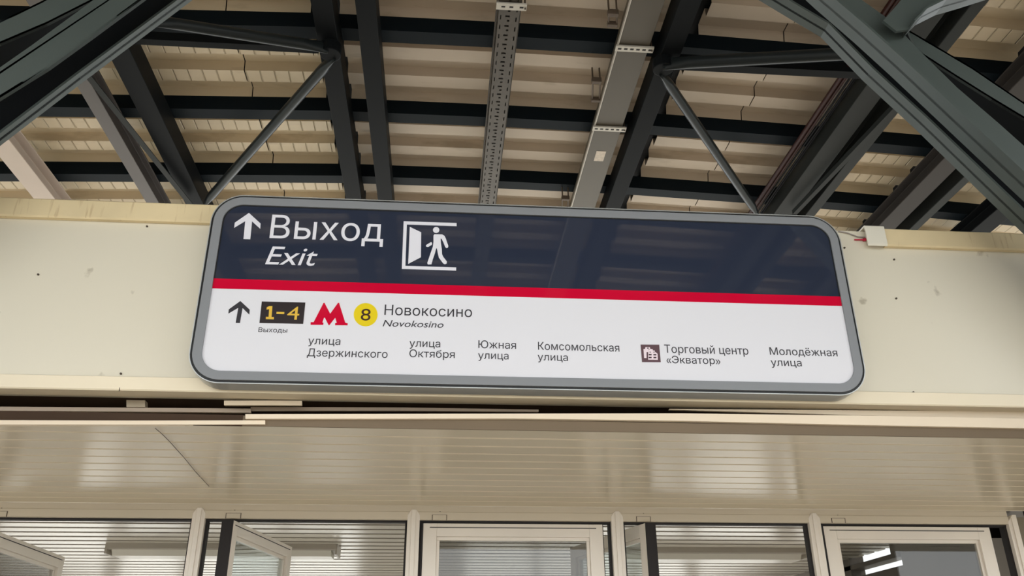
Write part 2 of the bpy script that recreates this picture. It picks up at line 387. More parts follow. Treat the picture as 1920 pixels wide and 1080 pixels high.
# walls either side of the doors
o = MB().box(2.789, 4.6, DY+0.004, DY+0.10, 0, 2.325).build('wall_right', 'sidewall'); struct(o, 'dull beige wall right of the last glass door', 'wall')
o = MB().box(-4.2, -3.2, DY+0.004, DY+0.10, 0, 2.35).build('wall_left', 'sidewall'); struct(o, 'dull beige wall left of the glass doors', 'wall')

# door leaves: local origin at the pivot, leaf along +x when shut
LW, HEEL, LT, ZT = 0.765, 0.085, 0.045, 2.277
def leaf(n, px, ang, drop, label, glassm='glass', extra=None):
    root = empty('door_%d' % n, (0, 0, 0), label, 'door', None, 'structure')
    zt = ZT-drop; z0 = 0.02
    x0, x1, h = -HEEL+0.012, LW-0.01, LT/2
    def B(): return MB()
    rail = 0.058
    st = B().box(x0, x0+0.062, -h, h, z0, zt); st.box(x0+0.062, x0+0.076, -h+0.012, h-0.012, z0+0.1, zt-rail-0.016); s = st.build('stile', 'frame', root, bevel=0.0015)
    B().box(x0-0.008, x0, -h-0.003, h+0.003, z0, zt).build('gasket', 'gasket', s)
    st = B().box(x1-0.062, x1, -h, h, z0, zt); st.box(x1-0.076, x1-0.062, -h+0.012, h-0.012, z0+0.1, zt-rail-0.016); s = st.build('stile', 'frame', root, bevel=0.0015)
    B().box(x1, x1+0.004, -h+0.006, h-0.006, z0, zt).build('gasket', 'gasket', s)
    r = B().box(x0+0.062, x1-0.062, -h, h, zt-rail, zt); r.box(x0+0.062, x1-0.062, -h+0.012, h-0.012, zt-rail-0.016, zt-rail)
    rr = r.build('top_rail', 'frame', root, bevel=0.0015)
    B().box(x0+0.03, x1-0.03, -h-0.0012, -h+0.001, zt-0.020, zt-0.0165).build('groove', 'gasket', rr)
    B().box(x0+0.062, x1-0.062, -h, h, z0, z0+0.11).build('bottom_rail', 'frame', root, bevel=0.0015)
    B().box(x0+0.07, x1-0.07, -0.004, 0.004, z0+0.10, zt-rail-0.010).build('glass_pane', glassm, root)
    hd = B().tube([(x1-0.03, -h-0.05, 0.85), (x1-0.03, -h-0.05, 1.25)], 0.014, 12)
    hd.tube([(x1-0.03, -h, 0.88), (x1-0.03, -h-0.05, 0.88)], 0.008, 8); hd.tube([(x1-0.03, -h, 1.22), (x1-0.03, -h-0.05, 1.22)], 0.008, 8)
    hd.build('handle', 'galv_light', root)
    root.location = (px, DY+0.032, 0); root.rotation_euler = (0, 0, math.radians(ang))
    # pivot plate let into the header above
    b = MB().box(px-0.032, px+0.032, DY-0.0095, DY+0.0, HB+0.001, HB+0.022)
    pl = b.build('pivot_plate', 'header', t)
    b = MB().box(px-0.034, px-0.031, DY-0.0100, DY, HB, HB+0.023); b.box(px+0.031, px+0.034, DY-0.0100, DY, HB, HB+0.023); b.box(px-0.034, px+0.034, DY-0.0097, DY, HB+0.022, HB+0.0235)
    b.build('shadow_gap', 'clamp', pl)
    MB().tube([(px+0.002, DY-0.006, HB+0.034), (px+0.002, DY, HB+0.034)], 0.0045, 10).build('screw', 'screw', pl)
    return root
leaf(1, -1.925, 92.0, 0.055, 'glass door swung inward at the far left, its glass dark grey', 'dustglass')
leaf(2, -0.918, 80.5, 0.0, 'glass door swung open inward, second bay from the left')
leaf(3, 0.004, 0.0, 0.0, 'closed glass door in the middle bay under the sign', 'dustglass')
leaf(4, 0.951, 106.5, 0.0, 'glass door swung open past square, just right of the closed middle door')
leaf(5, 1.890, 0.0, 0.0, 'closed dusty glass door in the last bay on the right', 'dustglass')

# ------------------------------------------------------------------ corridor beyond the doors
CZ = 2.372
b = slats(-3.4, 2.84, 4.06, 0.150, 56, CZ, 0.048, 0.012)
o = b.build('ceiling', 'inner_ceiling'); struct(o, 'pale slatted ceiling of the corridor beyond the glass doors', 'ceiling')
joints(-3.4, 2.80, 4.06, 0.150, 56, CZ, 0.048, 0.004, 'darkjoint', o)
fl = MB().box(-3.5, 2.9, 4.06, 12.5, 0.0, 0.004).build('floor', 'innerfloor'); struct(fl, 'pale corridor floor beyond the glass doors', 'floor')
bk = MB()
bk.box(-3.5, 2.9, 12.5, 12.6, 0, 0.8); bk.box(-3.5, 2.9, 12.5, 12.6, 2.2, CZ)
for xa, xb in ((-3.5, -3.3), (-2.2, -2.1), (-1.1, 0.4), (1.35, 1.45), (2.7, 2.9)): bk.box(xa, xb, 12.5, 12.6, 0.8, 2.2)
bk = bk.build('wall_back', 'inwall'); struct(bk, 'end wall of the corridor with windows, far beyond the doors', 'wall')
yd = MB().box(-16, 16, 12.6, 45, -0.06, -0.02).build('ground', 'innerfloor'); struct(yd, 'unseen pale ground added past the far end of the corridor to brighten its ceiling', 'ground')  # added pale ground, out of view, bounces light onto the corridor ceiling
bk = MB().box(2.70, 4.7, 4.14, 4.16, 2.25, 2.60).build('wall_back', 'void'); struct(bk, 'black board added behind the gap above the side wall at the right end of the soffit', 'wall')  # black board added to shut out the sky and keep the gap dark
def windowed_wall(name, x0, x1, label, m, high):
    b = MB()
    b.box(x0, x1, 4.10, 12.5, 0, 0.85)
    y = 4.10
    while y < 12.4:
        b.box(x0, x1, y, y+0.22, 0.85, 2.05); y += 2.80
    if high:
        b.box(x0, x1, 4.10, 5.16, 2.05, CZ+0.02); b.box(x0, x1, 5.16, 12.5, 2.05, 2.245); b.box(x0, x1, 5.20, 12.5, 2.298, 2.325)
        b.box(x0, x1, 5.16, 5.28, 2.325, CZ+0.02); b.box(x0, x1, 5.85, 12.5, 2.245, CZ+0.02)
    else:
        b.box(x0, x1, 4.10, 12.5, 2.05, CZ+0.02)
    o = b.build(name, m); struct(o, label, 'wall'); return o
windowed_wall('wall_right', 2.80, 2.90, 'grey corridor wall with window openings, behind the last glass door', 'inwall', True)
windowed_wall('wall_left', -3.5, -3.4, 'grey corridor wall with window openings at the far left behind the doors', 'inwall', False)
def luminaire(x0, x1, y0, y1, label):
    t = empty('ceiling_light', ((x0+x1)/2, (y0+y1)/2, CZ), label, 'ceiling light', 'batten lights on the corridor ceiling')
    zt = CZ; w = (y1-y0)
    MB().xprism([(y0, zt), (y0, zt-0.030), (y0+0.012, zt-0.036), (y1-0.012, zt-0.036), (y1, zt-0.030), (y1, zt)], x0, x1).build('body', 'lampbody', t)
    MB().xprism([(y0+0.016, zt-0.036), (y0+0.040, zt-0.068), (y1-0.040, zt-0.068), (y1-0.016, zt-0.036)], x0+0.03, x1-0.03).build('diffuser', 'lampdiff', t)
    for x in (x0, x1):
        MB().box(x-0.006, x+0.006, y0+0.006, y1-0.006, zt-0.060, zt).build('end_cap', 'lampbody', t)
luminaire(-1.92, -0.60, 5.30, 5.52, 'batten light on the corridor ceiling behind the open second door from the left')
luminaire(1.10, 2.30, 5.36, 5.60, 'batten light on the corridor ceiling behind the bay right of the middle door')

# ------------------------------------------------------------------ roof sheets
RZ = 4.60          # underside of the purlins
PUR = [0.0 + 4.176 + 0.69*k for k in range(-13, 5)]      # rear lower edges of the purlins
def arch(x):       # slight camber of the roof across its width
    P = [(-4.6, -0.16), (-2.7, -0.075), (-1.7, -0.035), (-0.65, 0.005), (0.3, 0.008), (1.2, -0.002), (2.3, -0.045), (3.1, -0.085), (4.9, -0.20)]
    for (a, za), (c, zc) in zip(P, P[1:]):
        if x <= c: return za+(zc-za)*(x-a)/(c-a)
    return P[-1][1]
Y0, Y1 = -5.0, 7.0
def sheet(x0, x1, m, label, nx=2):
    pit = 0.69/3.0
    prof = []
    y = SHEET_Y
    while y < Y1:
        prof += [(y, 0.0), (y+0.096, 0.0), (y+0.104, 0.056), (y+0.218, 0.056)]
        y += pit
    prof = [(a, c) for a, c in prof if a < Y1]
    b = MB(); V = []; F = []; N = len(prof)
    for i in range(nx+1):
        x = x0+(x1-x0)*i/nx
        V += [(x, a, RZ+0.092+arch(x)+c) for a, c in prof]
    for i in range(nx):
        F += [(i*N+k, i*N+k+1, (i+1)*N+k+1, (i+1)*N+k) for k in range(N-1)]
    b.add(V, F)
    o = b.build('ceiling', m)
    md = o.modifiers.new('gauge', 'SOLIDIFY'); md.thickness = 0.004
    return struct(o, label, 'ceiling')
sheet(-4.6, -3.42, 'sheet_creased', 'creased roof sheet at the outer left edge of the roof')
sheet(-3.415, -2.70, 'sheet_creased', 'creased roof sheet left of the far left rafter')
sheet(-2.60, -1.80, 'sheet_creased', 'creased roof sheet in the left bay beside the twin rafters')
sheet(-1.66, -1.14, 'sheet_creased', 'creased roof sheet between the left twin rafters and the sheet joint')
sheet(-1.134, -0.72, 'sheet_creased', 'creased roof sheet just left of the two middle left rafters')
sheet(-0.575, 1.155, 'sheet', 'ribbed beige roof sheet above the cable tray and duct')
sheet(1.285, 1.74, 'sheet', 'roof sheet just right of the rafter beside the duct')
sheet(1.746, 2.26, 'sheet', 'roof sheet left of the right twin rafters')
sheet(2.34, 3.03, 'sheet_creased', 'roof sheet right of the right twin rafters')
sheet(3.10, 3.72, 'sheet_creased', 'roof sheet beyond the right rafter')
sheet(3.80, 4.9, 'sheet_creased', 'roof sheet at the outer right edge of the roof')
ti = 5
for (x0, x1) in ((-2.74, -2.56), (-1.85, -1.62), (-0.77, -0.53), (1.11, 1.33), (2.22, 2.38), (2.99, 3.14), (3.68, 3.84), (-1.16, -1.11), (1.72, 1.77)):
    b = MB()
    b.add([(x0, Y0, RZ+0.158+arch(x0)), (x1, Y0, RZ+0.158+arch(x1)), (x1, Y1, RZ+0.158+arch(x1)), (x0, Y1, RZ+0.158+arch(x0)),
           (x0, Y0, RZ+0.164+arch(x0)), (x1, Y0, RZ+0.164+arch(x1)), (x1, Y1, RZ+0.164+arch(x1)), (x0, Y1, RZ+0.164+arch(x0))],
          [(0,3,2,1),(4,5,6,7),(0,1,5,4),(1,2,6,5),(2,3,7,6),(3,0,4,7)])
    o = b.build('trim_%d' % ti, 'flash'); ti += 1
    struct(o, 'black flashing strip in a gap between roof sheets', 'trim')
# outer skin keeps daylight from leaking through the joints
b = MB(); xs = [-4.6, -2.7, -1.7, -0.65, 0.3, 1.2, 2.3, 3.1, 4.9]
for x0, x1 in zip(xs, xs[1:]):
    b.hexa([(x0, Y0, RZ+0.17+arch(x0)), (x1, Y0, RZ+0.17+arch(x1)), (x1, Y1, RZ+0.17+arch(x1)), (x0, Y1, RZ+0.17+arch(x0))],
           [(x0, Y0, RZ+0.20+arch(x0)), (x1, Y0, RZ+0.20+arch(x1)), (x1, Y1, RZ+0.20+arch(x1)), (x0, Y1, RZ+0.20+arch(x0))])
o = b.build('roof', 'flash'); struct(o, 'outer skin of the cambered roof above the beige sheets', 'roof')

# ------------------------------------------------------------------ purlins (run left to right)
def purlin(yb, label):
    b = MB(); xs = [-4.6, -2.7, -1.7, -0.65, 0.3, 1.2, 2.3, 3.1, 4.9]
    prof = [(-0.090, 0.0), (0.0, 0.0), (0.0, 0.006), (-0.084, 0.006), (-0.084, 0.086), (-0.03, 0.086), (-0.03, 0.092), (-0.090, 0.092)]
    n = len(prof); V = []; F = []
    for x in xs: V += [(x, yb+a, RZ+arch(x)+c) for a, c in prof]
    for i in range(len(xs)-1):
        F += [(i*n+k, i*n+(k+1) % n, (i+1)*n+(k+1) % n, (i+1)*n+k) for k in range(n)]
    F += [tuple(range(n)), tuple(range(len(V)-1, len(V)-n-1, -1))]
    b.add(V, F); o = b.build('purlin', 'purlin')
    return tag(o, label, 'purlin', 'purlins under the roof sheets')
names = {0: 'dark steel purlin, middle of the three rows crossing the roof above the sign',
         1: 'dark steel purlin crossing the roof just above the sign top, lowest row in view',
         -1: 'dark steel purlin crossing near the top of the picture, above the tube joints'}
for k, yb in zip(range(-13, 5), PUR):
    if k < -10 or k > 2: continue
    purlin(yb, names.get(k, 'dark steel purlin hidden behind the wall top' if k > 0 else 'dark steel purlin over the walkway, nearer than the three rows above the sign'))

# ------------------------------------------------------------------ rafters (run away from the camera)
RB = 4.47
def ibeam(x0, x1, zb, zt, tf=0.009, tw=0.008):
    xc = (x0+x1)/2
    return [(x0, zb), (x1, zb), (x1, zb+tf), (xc+tw/2, zb+tf), (xc+tw/2, zt-tf), (x1, zt-tf), (x1, zt), (x0, zt), (x0, zt-tf), (xc-tw/2, zt-tf), (xc-tw/2, zb+tf), (x0, zb+tf)]
def rafter(x0, x1, label, m='steel', kind='i', zb=RB):
    dz = arch((x0+x1)/2); zt = RZ+min(arch(x0), arch(x1))-0.0015; zb = zb+dz
    if kind == 'i': prof = ibeam(x0, x1, zb, zt)
    elif kind == 'box': prof = [(x0, zb), (x1, zb), (x1, zt), (x0, zt)]
    elif kind == 'cl': prof = [(x0, zb), (x1, zb), (x1, zb+0.008), (x0+0.008, zb+0.008), (x0+0.008, zt-0.008), (x1, zt-0.008), (x1, zt), (x0, zt)]
    else: prof = [(x0, zb), (x1, zb), (x1, zt), (x0, zt), (x0, zt-0.008), (x1-0.008, zt-0.008), (x1-0.008, zb+0.008), (x0, zb+0.008)]
    o = MB().yprism(prof, Y0+0.1, Y1-0.1).build('rafter', m, bevel=0.003)
    return tag(o, label, 'rafter', 'rafters under the purlins')
rafter(-3.35, -3.24, 'dark rafter out of sight beyond the far left one')
rafter(-2.60, -2.47, 'pale lit rafter at the far left edge above the wall', 'steel_lit')
rafter(-1.93, -1.85, 'grey left rafter of the left twin, lit along its bottom', 'brownsteel')
rafter(-1.69, -1.575, 'wide dark rafter of the left twin, ending behind the sign corner', 'steel', 'cr')
rafter(-0.66, -0.56, 'dark rafter carrying the left tube joint', 'steel', 'cr')
rafter(-0.455, -0.36, 'flat grey box rafter just right of the left tube joint', 'steel', 'box')
rafter(1.045, 1.145, 'wide dark rafter beside the duct carrying the right tube joint', 'steel', 'cl')
rafter(2.16, 2.285, 'wide grey rafter of the right twin, beside the dark red pipes', 'steel_mid', 'box')
rafter(2.37, 2.435, 'narrow rafter of the right twin, behind the slanting rods', 'steel_mid')
rafter(2.90, 3.03, 'grey rafter reaching the wall just right of the sign corner', 'steel_brown')
rafter(3.12, 3.18, 'narrow grey rafter close beside a wider one, right of the sign', 'steel_mid')
rafter(3.52, 3.66, 'dark rafter at the far right above the yellow wood block')

# struts between rafters in the two tube bays
def xbar(x0, x1, yb, zb, h, w, label):
    o = MB().box(x0, x1, yb-w, yb, zb, zb+h).build('strut', 'steel', bevel=0.002)
    return tag(o, label, 'strut', 'cross struts between rafters')
pa = atz(430, 88, 4.49); xbar(-1.57, -0.665, pa.y, 4.475, 0.05, 0.045, 'square dark strut below the upper left tube')
pb = atz(1420, 139, 4.45); xbar(1.15, 2.155, pb.y, 4.45, 0.06, 0.055, 'square dark strut below the upper right tube')

# round bracing tubes
def brace(p0, p1, r, label):
    p0, p1 = Vector(p0), Vector(p1); d = (p1-p0).normalized()
    b = MB().tube([p0, p0+d*0.03, p0+d*0.12, p1-d*0.12, p1-d*0.03, p1], [(r*1.25, r*0.35), (r*1.2, r*0.45), r, r, (r*1.2, r*0.45), (r*1.25, r*0.35)], 18)
    o = b.build('brace_tube', 'tube', smooth=True)
    return tag(o, label, 'brace tube', 'round bracing tubes under the roof')
TZ = 4.425
brace(atz(1242, 120, TZ), atz(1606, 100, TZ), 0.032, 'round tube running level from the right joint to the right arch')
brace(atz(1238, 134, TZ), atz(1420, 400, TZ), 0.026, 'round tube slanting down from the right joint towards the sign')
brace(atz(616, 90, TZ), atz(285, 38, TZ), 0.028, 'round tube running from the left joint up to the left arch')
brace(atz(628, 104, TZ), atz(385, 380, TZ), 0.027, 'round tube slanting down from the left joint to the sign corner')
# joint plates where the tubes meet
def joint(px, py, label):
    c = atz(px, py, TZ)
    b = MB()
    b.tube([c+Vector((0, 0, 0.04)), c-Vector((0, 0, 0.02))], 0.052, 20)
    o = b.build('joint_plate', 'steel', bevel=0.004); return tag(o, label, 'joint plate', 'round joint plates of the tubes')
joint(620, 97, 'round steel joint plate where the left tubes meet')
joint(1243, 125, 'round steel joint plate where the right tubes meet')

# slanting angle irons between the twin rafters
def angle_iron(p0, p1, w, label):
    p0, p1 = Vector(p0), Vector(p1); d = (p1-p0).normalized(); up = Vector((0, 0, 1)); side = d.cross(up).normalized()
    o = MB().extrude([(0, 0), (w, 0), (w, 0.005), (0.005, 0.005), (0.005, w), (0, w)], p0, p1, side, up).build('angle_brace', 'steel_mid')
    return tag(o, label, 'angle brace', 'slanting angle braces in the twin rafters')
angle_iron(atz(154, 138, 4.385), atz(352, 384, 4.385), 0.035, 'angle iron brace slanting between the left twin rafters')
angle_iron(atz(1688, 190, 4.38), atz(1486, 402, 4.38), 0.030, 'angle iron brace slanting across the right twin rafters')

# ------------------------------------------------------------------ perforated cable tray
t = empty('cable_tray', (0.264, 3.0, 4.50), 'long perforated steel cable tray hung under the roof above the sign', 'cable tray')
tx0, tx1, tz = 0.212, 0.318, 4.50
cols = [0.0, 0.012, 0.017, 0.030, 0.036, 0.046, 0.058, 0.066, 0.074, 0.086, 0.092, 0.106]
per = 0.066
rows = [0.0, 0.010, 0.022, 0.030, 0.040, 0.052, 0.058, 0.066]
holes = {(1, 1), (1, 2), (1, 3), (5, 4), (4, 1), (5, 1), (9, 2), (9, 3), (9, 4)}
b = MB(); ny = int(11.6/per); V = []; F = []
nc = len(cols)
yy = []
for k in range(ny): yy += [Y0+0.2+k*per+r for r in rows[:-1]]
yy.append(Y0+0.2+ny*per)
for y in yy: V += [(tx0+c, y, tz) for c in cols]
for j in range(len(yy)-1):
    jr = j % (len(rows)-1)
    for i in range(nc-1):
        if (i, jr) in holes: continue
        F.append((j*nc+i, j*nc+i+1, (j+1)*nc+i+1, (j+1)*nc+i))
b.add(V, F); o = b.build('base', 'galv', t)
md = o.modifiers.new('gauge', 'SOLIDIFY'); md.thickness = 0.002; md.offset = 1
for sx in (0, 1):
    x = tx0 if sx == 0 else tx1-0.002
    s = MB().box(x, x+0.002, yy[0], yy[-1], tz, tz+0.06)
    s.box(x-0.008 if sx == 0 else x, x+0.002 if sx == 0 else x+0.010, yy[0], yy[-1], tz+0.058, tz+0.060)
    s.build('side_rail', 'galv', t)
MB().box(tx0+0.002, tx1-0.002, yy[0], yy[-1], tz+0.05, tz+0.052).build('lid', 'galv', t)
p = atz(958, 10, 4.49)
b = MB().box(tx0-0.012, tx1+0.025, p.y-0.012, p.y+0.030, tz-0.012, tz-0.004)
o = b.build('cross_bar', 'galv_light', t)
for dx in (0.012, 0.05, 0.098):
    MB().box(tx0+dx, tx0+dx+0.018, p.y+0.004, p.y+0.014, tz-0.0126, tz-0.0115).build('slot', 'gasket', o)
MB().tube([(tx1+0.018, p.y+0.01, tz-0.02), (tx1+0.018, p.y+0.01, tz+0.09)], 0.004, 8).build('hanger_rod', 'clamp', t)

# ------------------------------------------------------------------ cable duct with straps
t = empty('cable_duct', (0.90, 3.0, 4.50), 'wide closed grey cable duct with white slotted straps, right of the tray', 'cable duct')
dx0, dx1, dz = 0.828, 0.985, 4.50
MB().box(dx0, dx1, Y0+0.2, Y1-0.2, dz, dz+0.075).build('body', 'duct', t, bevel=0.003)
MB().box(dx0-0.005, dx0, Y0+0.2, Y1-0.2, dz-0.004, dz+0.02).build('edge_lip', 'galv_light', t)
for i, (py, yy0) in enumerate(((92, 0), (244, 0), (-80, 0))):
    p = atz(1185, py, dz-0.012)
    b = MB().box(dx0-0.014, dx1+0.022, p.y-0.018, p.y+0.020, dz-0.014, dz-0.004)
    s = b.build('strap', 'galv_light', t)
    for k in range(6):
        x = dx0-0.002+k*0.031
        MB().box(x, x+0.018, p.y-0.006, p.y+0.006, dz-0.0146, dz-0.013).build('slot', 'gasket', s)
    MB().tube([(dx1+0.014, p.y, dz-0.02), (dx1+0.014, p.y, dz+0.09)], 0.004, 8).build('hanger_rod', 'clamp', t)
p0 = atz(1120, 279, dz-0.001); p1 = atz(1146, 303, dz-0.001)
MB().box(min(p0.x, p1.x), min(p0.x, p1.x)+0.058, p1.y-0.105, p1.y+0.0, dz-0.0015, dz).build('sticker', 'sticker', t)

# small hanger clamps left of the duct
def hanger(px, py, py2, label):
    c = atz(px, py, 4.53); c2 = atz(px-1, py2, 4.53)
    t = empty('hanger_clamp', (c.x, c.y, 4.5), label, 'hanger clamp', 'hanger clamps beside the duct')
    w = 0.026
    MB().box(c.x-w, c.x+w, c.y-0.012, c.y+0.012, 4.50, 4.53).build('plate', 'clamp', t, bevel=0.002)
    MB().box(c2.x-w, c2.x+w*0.9, c2.y-0.010, c2.y+0.010, 4.50, 4.525).build('plate', 'clamp', t, bevel=0.002)
    for dx in (-w*0.75, w*0.75):
        MB().tube([(c.x+dx, c.y, 4.512), (c2.x+dx, c2.y, 4.512)], 0.0045, 8).build('rod', 'clamp', t)
        MB().tube([(c.x+dx, c.y, 4.512), (c.x+dx, c.y, 4.60)], 0.0045, 8).build('rod', 'clamp', t)
hanger(1118, 147, 182, 'brown hanger clamp on rods beside the duct between its two straps')
hanger(1060, 368, 390, 'brown hanger clamp beside the duct just above the sign')
hanger(1149, 20, 40, 'brown hanger clamp beside the duct at the top of the picture')

# ------------------------------------------------------------------ pipes and cables along the right twin rafters
def along(name, x, z, r, m, label, cat, group, wob=0.0):
    pts = []; n = 24 if wob else 1
    for i in range(n+1):
        y = Y0+0.3+(11.2)*i/n
        pts.append((x+wob*math.sin(i*1.7+x*40), y, z+wob*0.6*math.sin(i*2.3+x*70)))
    o = MB().tube(pts, r, 10).build(name, m, smooth=True); return tag(o, label, cat, group)
along('pipe', 2.040, 4.49, 0.013, 'rust', 'dark red pipe, the outer one of the pair under the right bay', 'pipe', 'dark red pipes')
along('pipe', 2.072, 4.50, 0.011, 'rust', 'dark red pipe, the inner one beside the cables and right twin rafter', 'pipe', 'dark red pipes')
for x, z, lb in ((2.098, 4.50, 'black cable next to the dark red pipes'), (2.115, 4.495, 'black cable in the middle of the bundle beside the right twin rafter'), (2.135, 4.505, 'black cable lying closest to the right twin rafter')):
    along('cable', x, z, 0.006, 'cable', lb, 'cable', 'black cables', 0.004)
along('cable', 2.106, 4.53, 0.004, 'wire', 'pale thin cable among the black cables beside the right twin rafter', 'cable', 'black cables', 0.004)

# ------------------------------------------------------------------ big arch members in front of the wall
COL_R, COL_L = 2.75, -2.20        # inner faces of the two columns the arches spring from
def run_on(P):
    """carry both ends of an edge on: downhill to its column, uphill to the underside of the rafters"""
    out = list(P)
    for end in (0, -1):
        a, b = (out[0], out[1]) if end == 0 else (out[-1], out[-2])
        d = a-b
        if d.z < 0:
            t = ((COL_R if d.x > 0 else COL_L)-a.x)/d.x
        else:
            t = (4.40-a.z)/d.z
        q = a+d*max(t, 0.01)
        if end == 0: out.insert(0, q)
        else: out.append(q)
    return out
def arch_member(name, L, U, Y, w, tw, m, label, webm=None, ext=(0, 0), group='arched frame members', top=True):
    """L, U: lower and upper edge points; web plate in the plane Y with a flange along each edge."""
    t = None
    Lp = [at(x, y, Y) for x, y in L]; Up = [at(x, y, Y) for x, y in U]
    Lp, Up = run_on(Lp), run_on(Up)
    c = Lp[len(Lp)//2]
    t = empty(name, c, label, 'beam', group)
    b = MB()
    prof = [(p.x, p.z) for p in Lp]+[(p.x, p.z) for p in reversed(Up)]
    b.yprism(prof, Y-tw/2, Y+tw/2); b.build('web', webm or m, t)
    def flange(P, sgn, nm):
        b = MB(); th = 0.009
        for a, c in zip(P, P[1:]):
            d = (c-a).normalized(); nrm = Vector((-d.z, 0, d.x))
            if nrm.z < 0: nrm = -nrm
            nrm = nrm*th*sgn
            a0, c0 = a, c
            b.hexa([a0+Vector((0, -w/2, 0)), c0+Vector((0, -w/2, 0)), c0+Vector((0, w/2, 0)), a0+Vector((0, w/2, 0))],
                   [a0+nrm+Vector((0, -w/2, 0)), c0+nrm+Vector((0, -w/2, 0)), c0+nrm+Vector((0, w/2, 0)), a0+nrm+Vector((0, w/2, 0))])
        b.build(nm, m, t)
    flange(Lp, 1, 'lower_flange')
    if top: flange(Up, 1, 'upper_flange')
    return t
# right side
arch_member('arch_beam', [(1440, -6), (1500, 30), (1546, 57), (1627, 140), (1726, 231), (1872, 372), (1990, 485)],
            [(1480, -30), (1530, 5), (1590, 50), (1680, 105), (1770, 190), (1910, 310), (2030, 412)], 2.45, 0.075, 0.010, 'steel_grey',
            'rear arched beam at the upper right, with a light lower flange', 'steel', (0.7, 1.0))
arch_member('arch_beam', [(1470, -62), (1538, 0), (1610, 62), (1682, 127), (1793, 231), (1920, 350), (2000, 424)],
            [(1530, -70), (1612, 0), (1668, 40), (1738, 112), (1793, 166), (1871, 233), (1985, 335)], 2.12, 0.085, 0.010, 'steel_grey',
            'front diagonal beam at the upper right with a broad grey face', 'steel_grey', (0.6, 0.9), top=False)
def box_member(name, L, U, Y, depth, m, label, ext=0.8, first=False):
    Lp = [at(x, y, Y) for x, y in L]; Up = [at(x, y, Y) for x, y in U]
    if first: Lp, Up = run_on(Lp), run_on(Up)
    else: Lp, Up = [Lp[0]]+run_on(Lp)[2:], [Up[0]]+run_on(Up)[2:]
    t = empty(name, Lp[1], label, 'beam', 'arched frame members')
    prof = [(p.x, p.z) for p in Lp]+[(p.x, p.z) for p in reversed(Up)]
    MB().yprism(prof, Y, Y+0.010).build('face_plate', m, t)
    b = MB()
    for P, nm, s in ((Lp, 'lower_flange', 1), (Up, 'upper_flange', -1)):
        b = MB()
        for a, c in zip(P, P[1:]):
            e = Vector((0, depth, 0)); n = Vector((0, 0, 0.010*s))
            b.hexa([a, c, c+e, a+e], [a+n, c+n, c+e+n, a+e+n])
        b.build(nm, 'steel', t)
    MB().yprism(prof, Y+depth-0.010, Y+depth).build('rear_plate', 'steel', t)
    return t
box_member('arch_beam', [(1722, 98), (1793, 144), (1860, 186), (1920, 222), (2000, 270)], [(1702, 55), (1765, 92), (1821, 125), (1920, 192), (2000, 240)], 2.20, 0.10, 'steel_grey',
           'shallow beam branching off to the far right from the arch crossing')
t = empty('gusset_plate', at(1702, 40, 2.1), 'curved gusset plate rising from the arch crossing at the upper right', 'gusset plate')
prof = [(1655, 40), (1690, 0), (1735, -52), (1960, -52), (1880, -22), (1807, 1), (1765, 13), (1727, 32), (1704, 56), (1680, 60)]
MB().yprism([(at(x, y, 2.07).x, at(x, y, 2.07).z) for x, y in prof], 2.066, 2.076).build('plate', 'steel_grey', t)
b = MB(); P = [at(x, y, 2.07) for x, y in ((1704, 56), (1727, 32), (1765, 13), (1807, 1), (1880, -22), (1960, -52))]
for a, c in zip(P, P[1:]):
    e0, e1, n = Vector((0, -0.04, 0)), Vector((0, 0.04, 0)), Vector((0, 0, 0.008))
    b.hexa([a+e0, c+e0, c+e1, a+e1], [a+e0+n, c+e0+n, c+e1+n, a+e1+n])
b.build('flange', 'steel_grey', t)
a, c = at(1740, -50, 2.07), at(1850, -50, 2.07)
MB().yprism([(a.x, a.z-0.02), (c.x, c.z-0.02), (c.x+0.42, 4.40), (a.x+0.42, 4.40)], 2.055, 2.066).build('post', 'steel_grey', t)
# left side
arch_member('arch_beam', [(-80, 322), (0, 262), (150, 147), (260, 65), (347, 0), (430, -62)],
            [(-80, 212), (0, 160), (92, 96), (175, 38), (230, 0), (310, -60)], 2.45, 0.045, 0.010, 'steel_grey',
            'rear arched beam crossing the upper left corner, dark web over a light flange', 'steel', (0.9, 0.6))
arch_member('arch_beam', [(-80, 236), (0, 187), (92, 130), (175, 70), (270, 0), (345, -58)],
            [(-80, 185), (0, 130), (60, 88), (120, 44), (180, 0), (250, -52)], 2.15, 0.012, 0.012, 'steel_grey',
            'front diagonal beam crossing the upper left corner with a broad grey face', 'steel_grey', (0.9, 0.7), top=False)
box_member('arch_beam', [(240, -35), (172, 2), (87, 45), (0, 82), (-80, 115)], [(150, -40), (82, 0), (37, 22), (0, 39), (-80, 75)], 2.20, 0.10, 'steel_grey',
           'shallow beam in the extreme upper left corner above the diagonal one', first=True)

for x0, x1, lb in ((COL_R, COL_R+0.20, 'dark steel column right of the sign that carries the right arches'), (COL_L-0.20, COL_L, 'dark steel column left of the sign that carries the left arches')):
    b = MB().box(x0, x0+0.012, 2.04, 2.56, 0, 4.36); b.box(x1-0.012, x1, 2.04, 2.56, 0, 4.36); b.box(x0, x1, 2.29, 2.305, 0, 4.36)
    b.box(x0-0.06, x1+0.06, 1.98, 2.62, 0, 0.02)
    o = b.build('column', 'steel_grey'); struct(o, lb, 'column')

